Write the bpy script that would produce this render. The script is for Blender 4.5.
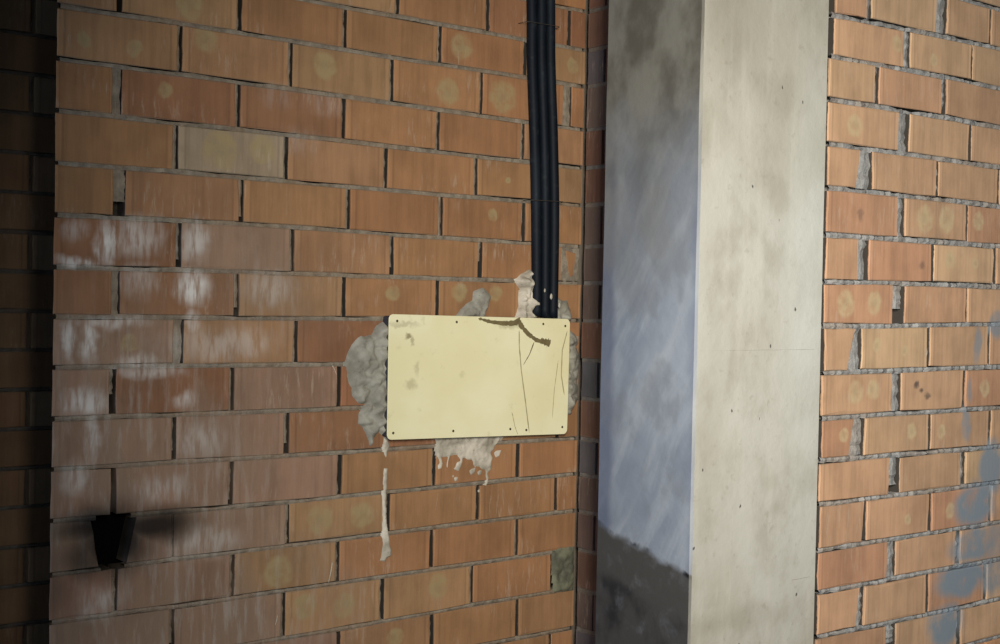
import bpy, bmesh, math, random
from mathutils import Matrix, Vector, noise as mn
random.seed(7)
D = bpy.data
C = bpy.context.scene.collection
for o in list(D.objects): D.objects.remove(o, do_unlink=True)

# ------------------------------------------------------------ camera
cam = D.cameras.new('camera'); cam.sensor_width = 36; cam.lens = 45.738; cam.clip_start = .05
co = D.objects.new('camera', cam); C.objects.link(co)
r = Vector((0.789806, -0.613034, 0.019889)); u = Vector((-0.005196, 0.025739, 0.999655)); w = Vector((0.613334, 0.789637, -0.017143))
m = Matrix.Identity(4)
for i in range(3): m[i][0] = r[i]; m[i][1] = u[i]; m[i][2] = -w[i]
m[2][3] = 1.5
co.matrix_world = m
bpy.context.scene.camera = co

# ------------------------------------------------------------ world, lights, exposure
wd = D.worlds.new('overcast_sky'); bpy.context.scene.world = wd; wd.use_nodes = True
bg = wd.node_tree.nodes['Background']; bg.inputs[0].default_value = (.62, .78, 1, 1); bg.inputs[1].default_value = .28
def area(name, loc, target, size, power, col, sy=None):
    l = D.lights.new(name, 'AREA'); l.energy = power; l.color = col; l.size = size
    if sy: l.shape = 'RECTANGLE'; l.size_y = sy
    o = D.objects.new(name, l); C.objects.link(o); o.location = loc
    o.rotation_euler = (Vector(target) - Vector(loc)).to_track_quat('-Z', 'Y').to_euler()
    return o
kl = area('added_key_light', (.25, .05, 1.85), (3.0, 1.85, 1.34), .22, 33, (1, .965, .88), .6)  # added lamp near the camera standing in for daylight; no opening there
kl.data.spread = math.radians(92)
area('side_daylight_opening', (-2.3, 1.2, 1.25), (1.9, 1.9, 1.25), .9, 17, (.42, .62, 1), .7)
vs = bpy.context.scene.view_settings
bpy.context.scene.display_settings.display_device = 'sRGB'
vs.view_transform = 'Standard'; vs.look = 'None'; vs.gamma = 1; vs.use_curve_mapping = False; vs.exposure = 0.0

# ------------------------------------------------------------ node helpers
class NT:
    def __init__(s, name):
        s.m = D.materials.new(name); s.m.use_nodes = True; s.t = s.m.node_tree; s.n = s.t.nodes
        s.b = s.n['Principled BSDF']; s.b.inputs['Roughness'].default_value = .85
        s.b.inputs['Specular IOR Level'].default_value = .25
        s.P = s.n.new('ShaderNodeNewGeometry').outputs['Position']
    def set(s, inp, v):
        if hasattr(v, 'is_output') or isinstance(v, bpy.types.NodeSocket): s.t.links.new(v, inp)
        else:
            if inp.type == 'RGBA' and len(v) == 3: v = (*v, 1)
            inp.default_value = v
    def math(s, op, a, b=0, c=None, clamp=False):
        n = s.n.new('ShaderNodeMath'); n.operation = op; n.use_clamp = clamp
        s.set(n.inputs[0], a); s.set(n.inputs[1], b)
        if c is not None: s.set(n.inputs[2], c)
        return n.outputs[0]
    def vec(s, op, a, b):
        n = s.n.new('ShaderNodeVectorMath'); n.operation = op; s.set(n.inputs[0], a)
        if b is not None: s.set(n.inputs[1], b)
        return n.outputs['Value'] if op in ('LENGTH', 'DISTANCE', 'DOT_PRODUCT') else n.outputs[0]
    def noise(s, sc, scale=(1, 1, 1), v=None, det=3, rough=.55, off=(0, 0, 0)):
        q = s.vec('MULTIPLY', v or s.P, scale); q = s.vec('ADD', q, off)
        n = s.n.new('ShaderNodeTexNoise'); s.set(n.inputs['Vector'], q)
        n.inputs['Scale'].default_value = sc; n.inputs['Detail'].default_value = det; n.inputs['Roughness'].default_value = rough
        return n.outputs[0]
    def ramp(s, v, a, b, lo=0, hi=1, smooth=True):
        n = s.n.new('ShaderNodeMapRange'); n.interpolation_type = 'SMOOTHSTEP' if smooth else 'LINEAR'
        s.set(n.inputs['Value'], v); s.set(n.inputs['From Min'], a); s.set(n.inputs['From Max'], b)
        s.set(n.inputs['To Min'], lo); s.set(n.inputs['To Max'], hi)
        return n.outputs['Result']
    def mix(s, f, a, b, mode='MIX'):
        n = s.n.new('ShaderNodeMix'); n.data_type = 'RGBA'; n.blend_type = mode; n.clamp_factor = True
        s.set(n.inputs[0], f); s.set(n.inputs[6], a); s.set(n.inputs[7], b)
        return n.outputs[2]
    def scale(s, c, f):
        n = s.n.new('ShaderNodeVectorMath'); n.operation = 'SCALE'; s.set(n.inputs[0], c); s.set(n.inputs['Scale'], f); return n.outputs[0]
    def ell(s, lst, pos, soft=.0):
        """max of soft ellipses on the wall plane (x, z)"""
        acc = None
        for cx, cz, rx, rz, st in lst:
            q = s.vec('SUBTRACT', pos, (cx, 0, cz)); q = s.vec('MULTIPLY', q, (1 / rx, 0, 1 / rz))
            L = s.vec('LENGTH', q, None)
            v = s.ramp(L, soft, 1.25, st, 0)
            acc = v if acc is None else s.math('MAXIMUM', acc, v)
        return acc
    def warped(s, amp, sc, src=None):
        n = s.n.new('ShaderNodeTexNoise'); n.inputs['Scale'].default_value = sc; n.inputs['Detail'].default_value = 3
        s.set(n.inputs['Vector'], s.P)
        q = s.vec('SUBTRACT', n.outputs[1], (.5, .5, .5)); q = s.vec('MULTIPLY', q, (amp, amp, amp))
        return s.vec('ADD', s.P, q)
    def bump(s, h, st, dist):
        n = s.n.new('ShaderNodeBump'); n.inputs['Strength'].default_value = st; n.inputs['Distance'].default_value = dist
        s.set(n.inputs['Height'], h); s.t.links.new(n.outputs[0], s.b.inputs['Normal'])
    def attr(s, name):
        n = s.n.new('ShaderNodeAttribute'); n.attribute_type = 'OBJECT'; n.attribute_name = name; return n.outputs['Vector']
    def done(s, col, rough=None):
        s.set(s.b.inputs['Base Color'], col)
        if rough is not None: s.set(s.b.inputs['Roughness'], rough)
        return s.m

WS = [(0.87, 1.62, .03, .03, .35), (1.30, 1.93, .05, .03, .12), (1.42, 1.93, .06, .035, .15), (1.36, 1.84, .07, .035, .12), (1.12, 1.44, .02, .04, .5), (1.00, 1.36, .05, .02, .5), (1.25, 1.40, .05, .04, .35), (.90, 1.05, .03, .02, .4), (1.05, 1.10, .07, .035, .35), (.93, .88, .05, .04, .35), (1.15, .98, .10, .04, .35), (0.9322, 1.5983, 0.024, 0.052, 0.95), (0.9896, 1.6108, 0.055, 0.048, 0.6), (0.8746, 1.5585, 0.052, 0.016, 0.8), (1.0317, 1.6189, 0.03, 0.045, 0.35), (1.1188, 1.6126, 0.035, 0.05, 0.65), (1.1138, 1.5126, 0.045, 0.041, 0.95), (1.0014, 1.5264, 0.047, 0.044, 0.35), (0.8571, 1.4054, 0.016, 0.047, 0.75), (0.8968, 1.4013, 0.02, 0.053, 0.9), (0.9406, 1.441, 0.092, 0.016, 0.55), (0.8945, 1.2827, 0.053, 0.032, 0.8), (1.0255, 1.3395, 0.087, 0.018, 0.5), (1.1022, 1.2799, 0.027, 0.021, 0.55), (0.9095, 1.2166, 0.018, 0.056, 0.5), (0.8748, 1.1335, 0.03, 0.039, 0.45), (1.1674, 1.3938, 0.141, 0.046, 0.32), (1.137, 1.1948, 0.068, 0.046, 0.32), (1.2938, 1.5122, 0.073, 0.043, 0.3)]
DU = [(0.9864, 1.1419, 0.44, 0.40, 0.8), (1.2703, 1.4902, 0.225, 0.194, 0.4), (1.1434, 0.8153, 0.448, 0.255, 0.8)]
SO = [(0.9553, 1.0032, 0.105, 0.09, 1), (0.925, 1.035, 0.12, 0.050, 0.97), (1.04, 1.025, 0.12, 0.048, 0.95), (.90, .975, .07, .06, .75), (0.8478, 0.9509, 0.044, 0.098, 0.3)]
BP = [(2.8962, 1.0101, 0.091, 0.063, 1), (2.9054, 0.9085, 0.11, 0.041, 0.95), (2.9966, 0.912, 0.085, 0.046, 0.7), (2.8515, 0.8266, 0.117, 0.045, 1), (2.7826, 0.7239, 0.079, 0.055, 1), (2.9647, 1.0936, 0.056, 0.077, 0.95), (2.8513, 1.2131, 0.018, 0.045, 0.8), (2.8952, 1.4117, 0.017, 0.05, 0.7), (2.9746, 1.4621, 0.027, 0.036, 0.8), (2.8649, 1.2998, 0.012, 0.035, 0.6), (2.9869, 0.8232, 0.066, 0.052, 0.8)]
DS = [(2.6399, 1.318, .012, .011, .8), (2.66, 1.305, .01, .009, .8), (2.686, 1.2903, .014, .008, .7), (2.6478, 1.6014, .014, .012, .45), (2.4039, 1.7088, .012, .016, .4)]

def overlays(t, c, kind, amt=1.0):
    if kind == 'left':
        wp = t.warped(.05, 9)
        du = t.ell(DU, wp)
        dn = t.noise(7, (1.6, 1, .8), det=4)
        c = t.mix(t.math('MULTIPLY', du, t.ramp(dn, .36, .64, .1, 1)), c, (.26, .180, .125))
        c = t.mix(t.math('MULTIPLY', t.math('MULTIPLY', du, t.ramp(t.noise(1, (60, 10, 9), det=4, rough=.65), .48, .7)), .5), c, (.46, .42, .37))
        wp2 = t.warped(.035, 26)
        st = t.noise(1, (75, 10, 14), det=3, rough=.6)
        wm = t.ell(WS, wp2, .15)
        wm = t.math('MULTIPLY', wm, t.ramp(st, .34, .60, .2, 1.0))
        c = t.mix(wm, c, (.74, .71, .66))
        so = t.ell(SO, t.warped(.03, 14), .2)
        c = t.mix(t.math('MULTIPLY', so, .98), c, (.004, .0035, .003))
    if kind == 'right':
        wp = t.warped(.05, 11)
        bp = t.ell(BP, wp, .62)
        bp = t.math('MULTIPLY', bp, t.ramp(t.noise(16), .30, .52, .55, 1))
        c = t.mix(bp, c, (.20, .235, .27))
        c = t.mix(t.ell(DS, t.warped(.02, 60), .3), c, (.05, .045, .05))
    return c

def brick_mat(name, kind):
    t = NT(name)
    base = t.attr('tint')
    tc = t.n.new('ShaderNodeTexCoord'); gx = t.n.new('ShaderNodeSeparateXYZ'); t.t.links.new(tc.outputs['Generated'], gx.inputs[0])
    oi = t.n.new('ShaderNodeObjectInfo')
    rnd = oi.outputs['Random']
    off = t.n.new('ShaderNodeCombineXYZ'); t.set(off.inputs[0], t.math('MULTIPLY', rnd, 13)); t.set(off.inputs[2], t.math('MULTIPLY', rnd, 7))
    pv = t.vec('ADD', t.P, off.outputs[0])
    n1 = t.noise(9, (1, 1, 1), pv, 4)
    c = t.scale(base, t.ramp(n1, .25, .75, .84, 1.14))
    n2 = t.noise(1, (95, 95, 7), pv, 3, .65)
    c = t.scale(c, t.ramp(n2, .3, .7, .93, 1.07))
    # broad vertical bands from the extrusion die
    n3 = t.noise(1, (26, 26, 1.5), pv, 2)
    c = t.mix(t.ramp(n3, .5, .64, 0, .32), c, t.scale(base, 1.28))
    # lighter lips near the two ends of a brick
    e = t.math('ABSOLUTE', t.math('SUBTRACT', gx.outputs[0], .5))
    lip = t.math('MULTIPLY', t.ramp(e, .435, .455), t.ramp(n1, .35, .5, .35, 1))
    c = t.mix(t.math('MULTIPLY', lip, .34), c, t.scale(base, 1.45))
    groove = t.math('MULTIPLY', t.ramp(e, .425, .437), t.ramp(e, .445, .457, 1, 0))
    c = t.mix(t.math('MULTIPLY', groove, .35), c, t.scale(base, .6))
    # kiln spots
    wp = t.warped(.020, 34)
    for nm in ('spot_one', 'spot_two', 'spot_three'):
        sp = t.n.new('ShaderNodeSeparateXYZ'); t.t.links.new(t.attr(nm), sp.inputs[0])
        cc = t.n.new('ShaderNodeCombineXYZ'); t.set(cc.inputs[0], sp.outputs[0]); t.set(cc.inputs[2], sp.outputs[1])
        q = t.vec('MULTIPLY', t.vec('SUBTRACT', wp, cc.outputs[0]), (1, 0, 1))
        d = t.math('DIVIDE', t.vec('LENGTH', q, None), t.math('MAXIMUM', sp.outputs[2], .0001))
        f = t.math('MULTIPLY', t.ramp(d, .74, 1.15, .80, 0), t.ramp(t.noise(45, v=pv), .35, .6, .45, 1))
        c = t.mix(f, c, (.36, .27, .135) if kind != 'right' else (.50, .385, .225))
        c = t.mix(t.ramp(d, .1, .6, .22, 0), c, (.22, .19, .11))
    # whitish scum in streaks, thin
    s2 = t.noise(1, (110, 110, 16), pv, 4, .7)
    pat = t.ramp(t.noise(5, (1, 1, 1.6), pv, 2), .48, .66)
    c = t.mix(t.math('MULTIPLY', t.math('MULTIPLY', t.ramp(s2, .52, .68), pat), .38), c, (.50, .40, .30))
    # edges slightly grimed by mortar
    wpn = t.noise(30, v=pv)
    ez = t.math('ABSOLUTE', t.math('SUBTRACT', gx.outputs[2], .5))
    c = t.mix(t.math('MULTIPLY', t.ramp(t.math('ADD', ez, t.math('MULTIPLY', wpn, .06)), .485, .53), .55), c, (.20, .165, .12))
    # bedded and butted sides of a brick painted dark, as shade in the joints
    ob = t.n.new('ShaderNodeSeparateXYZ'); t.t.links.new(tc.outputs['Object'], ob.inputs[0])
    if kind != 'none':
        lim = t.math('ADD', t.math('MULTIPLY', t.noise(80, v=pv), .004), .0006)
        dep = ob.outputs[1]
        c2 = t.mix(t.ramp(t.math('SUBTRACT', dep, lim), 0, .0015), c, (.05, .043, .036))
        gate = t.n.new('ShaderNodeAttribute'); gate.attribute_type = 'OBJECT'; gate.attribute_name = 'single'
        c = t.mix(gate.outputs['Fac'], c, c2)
    c = overlays(t, c, kind)
    h = t.math('ADD', t.math('MULTIPLY', t.noise(1, (210, 210, 26), pv, 3), .6), t.math('MULTIPLY', t.noise(70, v=pv), .8))
    t.bump(h, .35, .0015)
    return t.done(c, .82)

def mortar_mat(name, kind, col):
    t = NT(name)
    n = t.noise(40, det=4)
    c = t.mix(t.ramp(n, .3, .7), tuple(x * .72 for x in col), tuple(x * 1.2 for x in col))
    c = t.mix(t.ramp(t.noise(6), .45, .65, 0, .5), c, tuple(a * b for a, b in zip(col, (1.05, .85, .68))))
    c = overlays(t, c, kind)
    t.bump(t.noise(120, det=5), .8, .004)
    return t.done(c, .95)

M = {}
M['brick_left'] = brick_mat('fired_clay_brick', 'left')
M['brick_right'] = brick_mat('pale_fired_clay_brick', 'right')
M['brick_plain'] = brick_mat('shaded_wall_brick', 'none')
M['mortar_left'] = mortar_mat('brown_grey_mortar', 'left', (.255, .215, .165))
M['mortar_right'] = mortar_mat('light_grey_mortar', 'right', (.30, .295, .285))
M['mortar_deep'] = mortar_mat('shade_dark_joint_backing', 'none', (.05, .04, .032))  # shade of the deep joints put into the mortar colour
M['mortar_plain'] = mortar_mat('grey_mortar', 'none', (.17, .15, .13))

def plaster(name, col, low):
    t = NT(name)
    n = t.noise(22, det=5)
    c = t.mix(t.ramp(n, .35, .65), low, col)
    c = t.mix(t.ramp(t.noise(130), .62, .74, 0, .5), c, tuple(x * .4 for x in low))
    t.bump(t.noise(60, det=5), .5, .004)
    return t.done(c, .9)
M['plaster_grey'] = plaster('grey_gypsum', (.36, .345, .29), (.22, .205, .165))
M['plaster_white'] = plaster('pale_gypsum', (.62, .56, .46), (.36, .32, .25))
M['cement_green'] = plaster('greenish_grey_cement', (.20, .20, .13), (.09, .09, .065))

def concrete_mats():
    # the formed column: pale front, its side skim coat with bluish shade put into the colour, and a dark bitumen-like stain low down
    t = NT('column_concrete')
    g = t.n.new('ShaderNodeNewGeometry'); nx = t.n.new('ShaderNodeSeparateXYZ'); t.t.links.new(g.outputs['True Normal'], nx.inputs[0])
    px = t.n.new('ShaderNodeSeparateXYZ'); t.t.links.new(t.P, px.inputs[0])
    big = t.noise(3.2, (1, 1, .8), det=4); mid = t.noise(11, (1, 1, .7), det=4); fine = t.noise(55, det=4)
    cf = t.mix(t.ramp(big, .35, .65), (.40, .375, .31), (.47, .455, .40))
    cf = t.mix(t.ramp(mid, .42, .66, 0, .55), cf, (.31, .285, .225))
    cf = t.mix(t.ramp(t.noise(1, (30, 1, 3)), .5, .7, 0, .25), cf, (.55, .52, .45))
    cf = t.mix(t.ramp(fine, .6, .75, 0, .3), cf, (.24, .21, .16))
    # greyer blotch near the top left and a stain above the foot
    wp = t.warped(.10, 7)
    cf = t.mix(t.ell([(1.95, 2.12, .16, .16, .45), (2.0, .85, .20, .035, .35), (2.1, 1.08, .035, .03, .35), (1.90, 1.3, .06, .5, .22)], wp), cf, (.25, .225, .17))
    cf = t.mix(t.ell([(2.20, 1.55, .10, .55, .55)], wp), cf, (.56, .58, .54))
    # small cast pits
    v = t.n.new('ShaderNodeTexVoronoi'); v.inputs['Scale'].default_value = 21; v.inputs['Randomness'].default_value = 1
    t.set(v.inputs['Vector'], t.vec('MULTIPLY', t.warped(.010, 90), (1.2, 0, .8)))
    keep = t.ramp(v.outputs['Color'], .56, .60)
    pit = t.math('MULTIPLY', t.ramp(v.outputs['Distance'], .040, .085, 1, 0), keep)
    cf = t.mix(t.math('MULTIPLY', pit, .85), cf, (.05, .045, .035))
    # side
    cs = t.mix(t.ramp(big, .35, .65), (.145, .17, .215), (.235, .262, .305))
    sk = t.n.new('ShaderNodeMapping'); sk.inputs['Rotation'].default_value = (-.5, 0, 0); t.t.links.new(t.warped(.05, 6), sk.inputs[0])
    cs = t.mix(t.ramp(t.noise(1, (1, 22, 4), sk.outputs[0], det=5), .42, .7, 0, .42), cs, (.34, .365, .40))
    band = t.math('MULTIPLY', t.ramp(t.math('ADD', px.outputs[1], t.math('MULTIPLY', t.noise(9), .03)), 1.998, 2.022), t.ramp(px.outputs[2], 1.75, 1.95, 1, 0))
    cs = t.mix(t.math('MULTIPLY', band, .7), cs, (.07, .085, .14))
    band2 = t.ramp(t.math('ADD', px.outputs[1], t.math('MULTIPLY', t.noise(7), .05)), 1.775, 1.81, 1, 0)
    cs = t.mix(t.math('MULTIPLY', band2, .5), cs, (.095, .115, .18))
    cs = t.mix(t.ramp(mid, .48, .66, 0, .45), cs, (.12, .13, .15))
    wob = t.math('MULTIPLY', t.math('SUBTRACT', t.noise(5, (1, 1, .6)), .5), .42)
    topm = t.ramp(t.math('ADD', t.math('ADD', px.outputs[2], wob), t.math('MULTIPLY', px.outputs[1], .35)), 2.12, 2.70)  # darker top: rough grey concrete plus weaker light put into the colour
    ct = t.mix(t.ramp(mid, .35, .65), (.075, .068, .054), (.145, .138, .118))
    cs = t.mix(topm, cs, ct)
    # dark stained foot, upper edge falls towards the front corner (y 2.03 -> z 1.02, y 1.75 -> z .95)
    edge = t.math('ADD', t.math('MULTIPLY', t.math('SUBTRACT', px.outputs[1], 1.9), .24), .992)
    dz = t.math('SUBTRACT', px.outputs[2], edge)
    dz = t.math('ADD', dz, t.math('MULTIPLY', t.math('SUBTRACT', t.noise(24, det=4), .5), .034))
    ft = t.math('MULTIPLY', t.ramp(dz, -.012, .008, 1, 0), t.ramp(t.noise(30, det=5), .2, .5, .8, 1))
    cdk = t.mix(t.ramp(mid, .38, .62), (.016, .016, .018), (.045, .043, .042))
    cdk = t.mix(t.ramp(dz, -.12, -.09), cdk, (.048, .046, .044))
    cs = t.mix(ft, cs, cdk)
    crack = t.math('MULTIPLY', t.ramp(dz, -.012, -.003), t.ramp(dz, .0, .006, 1, 0))
    cs = t.mix(t.math('MULTIPLY', crack, t.ramp(mid, .46, .6)), cs, (.008, .008, .009))
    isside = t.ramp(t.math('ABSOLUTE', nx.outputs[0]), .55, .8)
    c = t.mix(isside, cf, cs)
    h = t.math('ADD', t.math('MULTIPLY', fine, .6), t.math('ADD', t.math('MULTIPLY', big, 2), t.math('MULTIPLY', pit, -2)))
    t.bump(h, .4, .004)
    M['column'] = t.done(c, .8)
    t = NT('cast_concrete')
    c = t.mix(t.ramp(t.noise(3, det=5), .35, .65), (.20, .19, .17), (.30, .28, .25))
    t.bump(t.noise(40), .5, .004)
    M['concrete'] = t.done(c, .9)
concrete_mats()
t = NT('plastered_wall'); M['render'] = t.done(t.mix(t.noise(3), (.16, .13, .10), (.22, .18, .14)), .9)

t = NT('cream_painted_steel')
c = t.mix(t.ramp(t.noise(4, det=4), .3, .7), (.80, .735, .44), (.88, .83, .56))
c = t.mix(t.ramp(t.noise(30, det=5, off=(3, 1, 2)), .60, .78, 0, .35), c, (.47, .41, .20))
c = t.mix(t.ell([(1.635, 1.412, .012, .007, .8), (1.646, 1.403, .006, .014, .5), (1.645, 1.30, .02, .015, .35), (1.66, 1.34, .008, .02, .3), (1.93, 1.44, .045, .012, .4), (1.62, 1.44, .05, .008, .35)], t.warped(.03, 60), .2), c, (.22, .18, .08))
t.bump(t.noise(45), .08, .002)
M['cream'] = t.done(c, .48); t.b.inputs['Specular IOR Level'].default_value = .4
t = NT('grimy_paint'); M['grime'] = t.done(t.mix(t.noise(60), (.10, .078, .035), (.24, .19, .09)), .8)
t = NT('grimy_thin_run'); M['grime_thin'] = t.done(t.mix(t.noise(60), (.30, .26, .13), (.42, .37, .2)), .8)
t = NT('blue_grey_steel'); M['steel'] = t.done(t.mix(t.noise(20), (.03, .032, .045), (.06, .062, .08)), .55)
t = NT('dull_screw'); M['screw'] = t.done((.09, .075, .04), .5); t.b.inputs['Metallic'].default_value = .4
t = NT('black_cable_sheath')
c = t.mix(t.ramp(t.noise(14, (1, 1, .4), det=4), .4, .7), (.004, .0065, .011), (.010, .015, .022))
c = t.mix(t.math('MULTIPLY', t.ramp(t.P and t.noise(50, det=5), .55, .75), .25), c, (.05, .055, .055))
M['cable'] = t.done(c, .62); t.b.inputs['Specular IOR Level'].default_value = .18
t = NT('matte_hole_black'); M['hole_black'] = t.done((.003, .003, .003), 1); t.b.inputs['Specular IOR Level'].default_value = 0  # black that stands for the unlit depth of the hole
t = NT('tie_wire_steel'); M['wire'] = t.done((.06, .05, .04), .6)

# ------------------------------------------------------------ mesh helpers
def link(name, me, mat=None, parent=None, loc=(0, 0, 0), rz=0):
    o = D.objects.new(name, me); C.objects.link(o)
    if mat: me.materials.append(mat)
    o.location = loc; o.rotation_euler = (0, 0, rz)
    if parent: o.parent = parent
    return o
def empty(name, loc=(0, 0, 0), **kw):
    o = D.objects.new(name, None); C.objects.link(o); o.location = loc; o.empty_display_size = .1
    for k, v in kw.items(): o[k] = v
    return o
def mesh(name, vs, fs, smooth=False):
    me = D.meshes.new(name); me.from_pydata(vs, [], fs); me.update()
    if smooth: me.polygons.foreach_set('use_smooth', [True] * len(me.polygons))
    return me
def box_geo(vs, fs, a, b):
    n = len(vs)
    for z in (a[2], b[2]):
        for x, y in ((a[0], a[1]), (b[0], a[1]), (b[0], b[1]), (a[0], b[1])): vs.append((x, y, z))
    fs += [tuple(n + i for i in f) for f in ((3, 2, 1, 0), (4, 5, 6, 7), (0, 1, 5, 4), (1, 2, 6, 5), (2, 3, 7, 6), (3, 0, 4, 7))]
def slab(name, a, b, mat, parent=None, **kw):
    vs, fs = [], []; cx = [(p + q) / 2 for p, q in zip(a, b)]
    box_geo(vs, fs, [p - q for p, q in zip(a, cx)], [p - q for p, q in zip(b, cx)])
    o = link(name, mesh(name, vs, fs), mat, parent, cx)
    for k, v in kw.items(): o[k] = v
    return o

def brick_geo(vs, fs, quad, depth, y0=0, ch=.0016, jit=.0010, chips=True, under=0):
    """quad: TL, TR, BR, BL as (x, z); front faces -y; 12-point uneven front rim, chamfer, plain back"""
    TL, TR, BR, BL = quad
    def lerp(p, q, t_): return (p[0] + (q[0] - p[0]) * t_, p[1] + (q[1] - p[1]) * t_)
    cor = [TL, TR, BR, BL]; ring = []
    for i in range(4):
        p, q = cor[i], cor[(i + 1) % 4]
        ts = (0, .3, .68) if i % 2 == 0 else (0, .35, .7)
        for t_ in ts: ring.append(lerp(p, q, t_ + (random.uniform(-.1, .1) if t_ else 0)))
    cx = sum(p[0] for p in cor) / 4; cz = sum(p[1] for p in cor) / 4
    n = len(vs); rim = []
    for x, z in ring:
        x += random.uniform(-jit, jit); z += random.uniform(-jit, jit)
        rim.append((x, z))
    inn = []
    for i, (x, z) in enumerate(rim):
        c = ch * random.uniform(.6, 1.5)
        if chips and random.random() < .10: c += random.uniform(.002, .0055)
        sx = 1 if x < cx else -1; sz = 1 if z < cz else -1
        onv = i in (0, 3, 4, 5, 6, 9, 10, 11); onh = i in (0, 1, 2, 3, 6, 7, 8, 9)
        inn.append((x + (sx * c if onv else 0), z + (sz * c if onh else 0)))
    tilt = random.uniform(-.0012, .0012); prd = random.uniform(-.0022, .0012)
    for x, z in inn: vs.append((x, y0 + prd + tilt * (x - cx) * 8, z))
    for x, z in rim: vs.append((x, y0 + prd + ch + tilt * (x - cx) * 8, z))
    for i_ in (0, 3, 6, 9):
        x, z = rim[i_]; vs.append((x + (under if i_ in (0, 9) else 0), y0 + depth, z))
    k = 12
    fs.append(tuple(n + i for i in range(k))[::-1])
    for i in range(k): j = (i + 1) % k; fs.append((n + i, n + j, n + k + j, n + k + i))
    for s_ in range(4):
        a = [n + k + (s_ * 3 + q) % k for q in range(4)]
        fs.append((a[0], a[1], a[2], a[3], n + 24 + (s_ + 1) % 4, n + 24 + s_))
    fs.append((n + 24, n + 25, n + 26, n + 27))

def make_brick(parent, quad, depth, y0, mat, tint, spots=(), tf=None):
    cx = sum(p[0] for p in quad) / 4; cz = sum(p[1] for p in quad) / 4
    vs, fs = [], []
    brick_geo(vs, fs, [(x - cx, z - cz) for x, z in quad], depth, jit=.0019 if mat is M['brick_right'] else .0011, under=.026 if min(p[0] for p in quad) < .83 and y0 == 2.480 else 0)
    me = mesh('brick', vs, fs)
    if tf: loc, rz = tf(cx, cz)
    else: loc, rz = (cx, y0, cz), 0
    o = link('brick', me, mat, parent, loc, rz)
    o['tint'] = tint; o['single'] = 1.0
    mine = [s for s in spots if min(p[0] for p in quad) < s[0] < max(p[0] for p in quad) and min(p[1] for p in quad) < s[1] < max(p[1] for p in quad)]
    for i, nm in enumerate(('spot_one', 'spot_two', 'spot_three')):
        o[nm] = tuple(mine[i]) if i < len(mine) else (0.0, -5.0, .001)
    return o

def strip_geo(vs, fs, pts, y0, depth, jx=.0, jy=.0015, vertical=False):
    """pts: list of (a, lo, hi): cross-section along a; front faces -y"""
    n = len(vs)
    for a, lo, hi in pts:
        f = y0 + random.uniform(-jy, jy)
        mid = (lo + hi) / 2
        row = [(lo, y0 + depth), (lo, f + .0015), (mid, f - random.uniform(0, jy)), (hi, f + .0015), (hi, y0 + depth)]
        for q, y in row:
            vs.append((q, y, a) if vertical else (a, y, q))
    for i in range(len(pts) - 1):
        for j in range(4):
            a, b = n + i * 5 + j, n + (i + 1) * 5 + j
            fs.append((a, b, b + 1, a + 1) if not vertical else (a, a + 1, b + 1, b))

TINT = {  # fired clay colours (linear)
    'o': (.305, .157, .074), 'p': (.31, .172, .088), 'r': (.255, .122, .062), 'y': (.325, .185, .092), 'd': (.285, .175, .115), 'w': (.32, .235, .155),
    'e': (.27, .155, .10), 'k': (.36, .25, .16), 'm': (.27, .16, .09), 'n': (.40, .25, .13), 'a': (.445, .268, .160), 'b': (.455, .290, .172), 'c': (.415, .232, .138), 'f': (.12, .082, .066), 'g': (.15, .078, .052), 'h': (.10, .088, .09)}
def tint(ch):
    c = TINT[ch]; s = random.uniform(.93, 1.08); h = random.uniform(.95, 1.05)
    return (c[0] * s, c[1] * s * h, c[2] * s * h)

def interp(kn, off, x):
    if x <= kn[0]: return off[0]
    for i in range(len(kn) - 1):
        if x <= kn[i + 1]:
            t_ = (x - kn[i]) / (kn[i + 1] - kn[i]); return off[i] * (1 - t_) + off[i + 1] * t_
    return off[-1]

# ------------------------------------------------------------ setting
ROOM_Z = 2.75
floor = slab('floor', (-2.6, -4, -.12), (5.2, 4.2, 0), M['concrete'], kind='structure')
ceil = slab('ceiling', (-2.6, -4, ROOM_Z), (5.2, 4.2, ROOM_Z + .2), M['concrete'], kind='structure')
light_block = slab('light_block_left', (-2.6, 2.48, 0), (.10, 2.60, ROOM_Z), M['render'], kind='structure')  # added unseen wall piece that keeps side light off the passage
lint = slab('trim_1', (.10, 2.48, 2.42), (.826, 2.545, ROOM_Z), M['render'], kind='structure')

# back wall: main brick wall of the photograph
KN = [.83, 1.1, 1.37, 1.64, 1.91, 2.18]
LK = {0: [0.0032, 0.005, 0.0054, 0.0046, 0.0078, 0.0062], 1: [0.0005, 0.0018, 0.0006, -0.0015, -0.0029, -0.0055], 2: [0.0003, 0.0014, 0.0013, -0.0017, -0.0024, -0.0038], 3: [-0.0012, 0.001, -0.0006, -0.0029, -0.0013, -0.0002], 4: [-0.0011, 0.0011, 0.001, -0.0029, -0.006, -0.0073], 5: [-0.003, -0.0006, -0.0001, -0.0016, -0.0017, -0.0019], 6: [0.001, 0.0006, 0.0007, 0.0017, 0.0022, 0.001], 7: [0.0017, 0.0008, -0.001, -0.0032, -0.0045, -0.0002], 8: [0.0016, -0.0007, -0.0024, -0.0028, -0.0027, -0.0008], 9: [0.0022, 0.0008, -0.0016, -0.0016, -0.0031, -0.0057], 10: [0.0019, -0.0018, -0.004, -0.0012, 0.0009, 0.0013], 11: [-0.0036, -0.001, 0.0003, 0.003, 0.0053, 0.0062], 12: [0.0035, 0.0002, 0.0021, 0.0025, 0.003, 0.0059], 13: [-0.0023, -0.0029, -0.0039, -0.0029, 0.0032, 0.0019], 14: [-0.0012] * 6}
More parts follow.
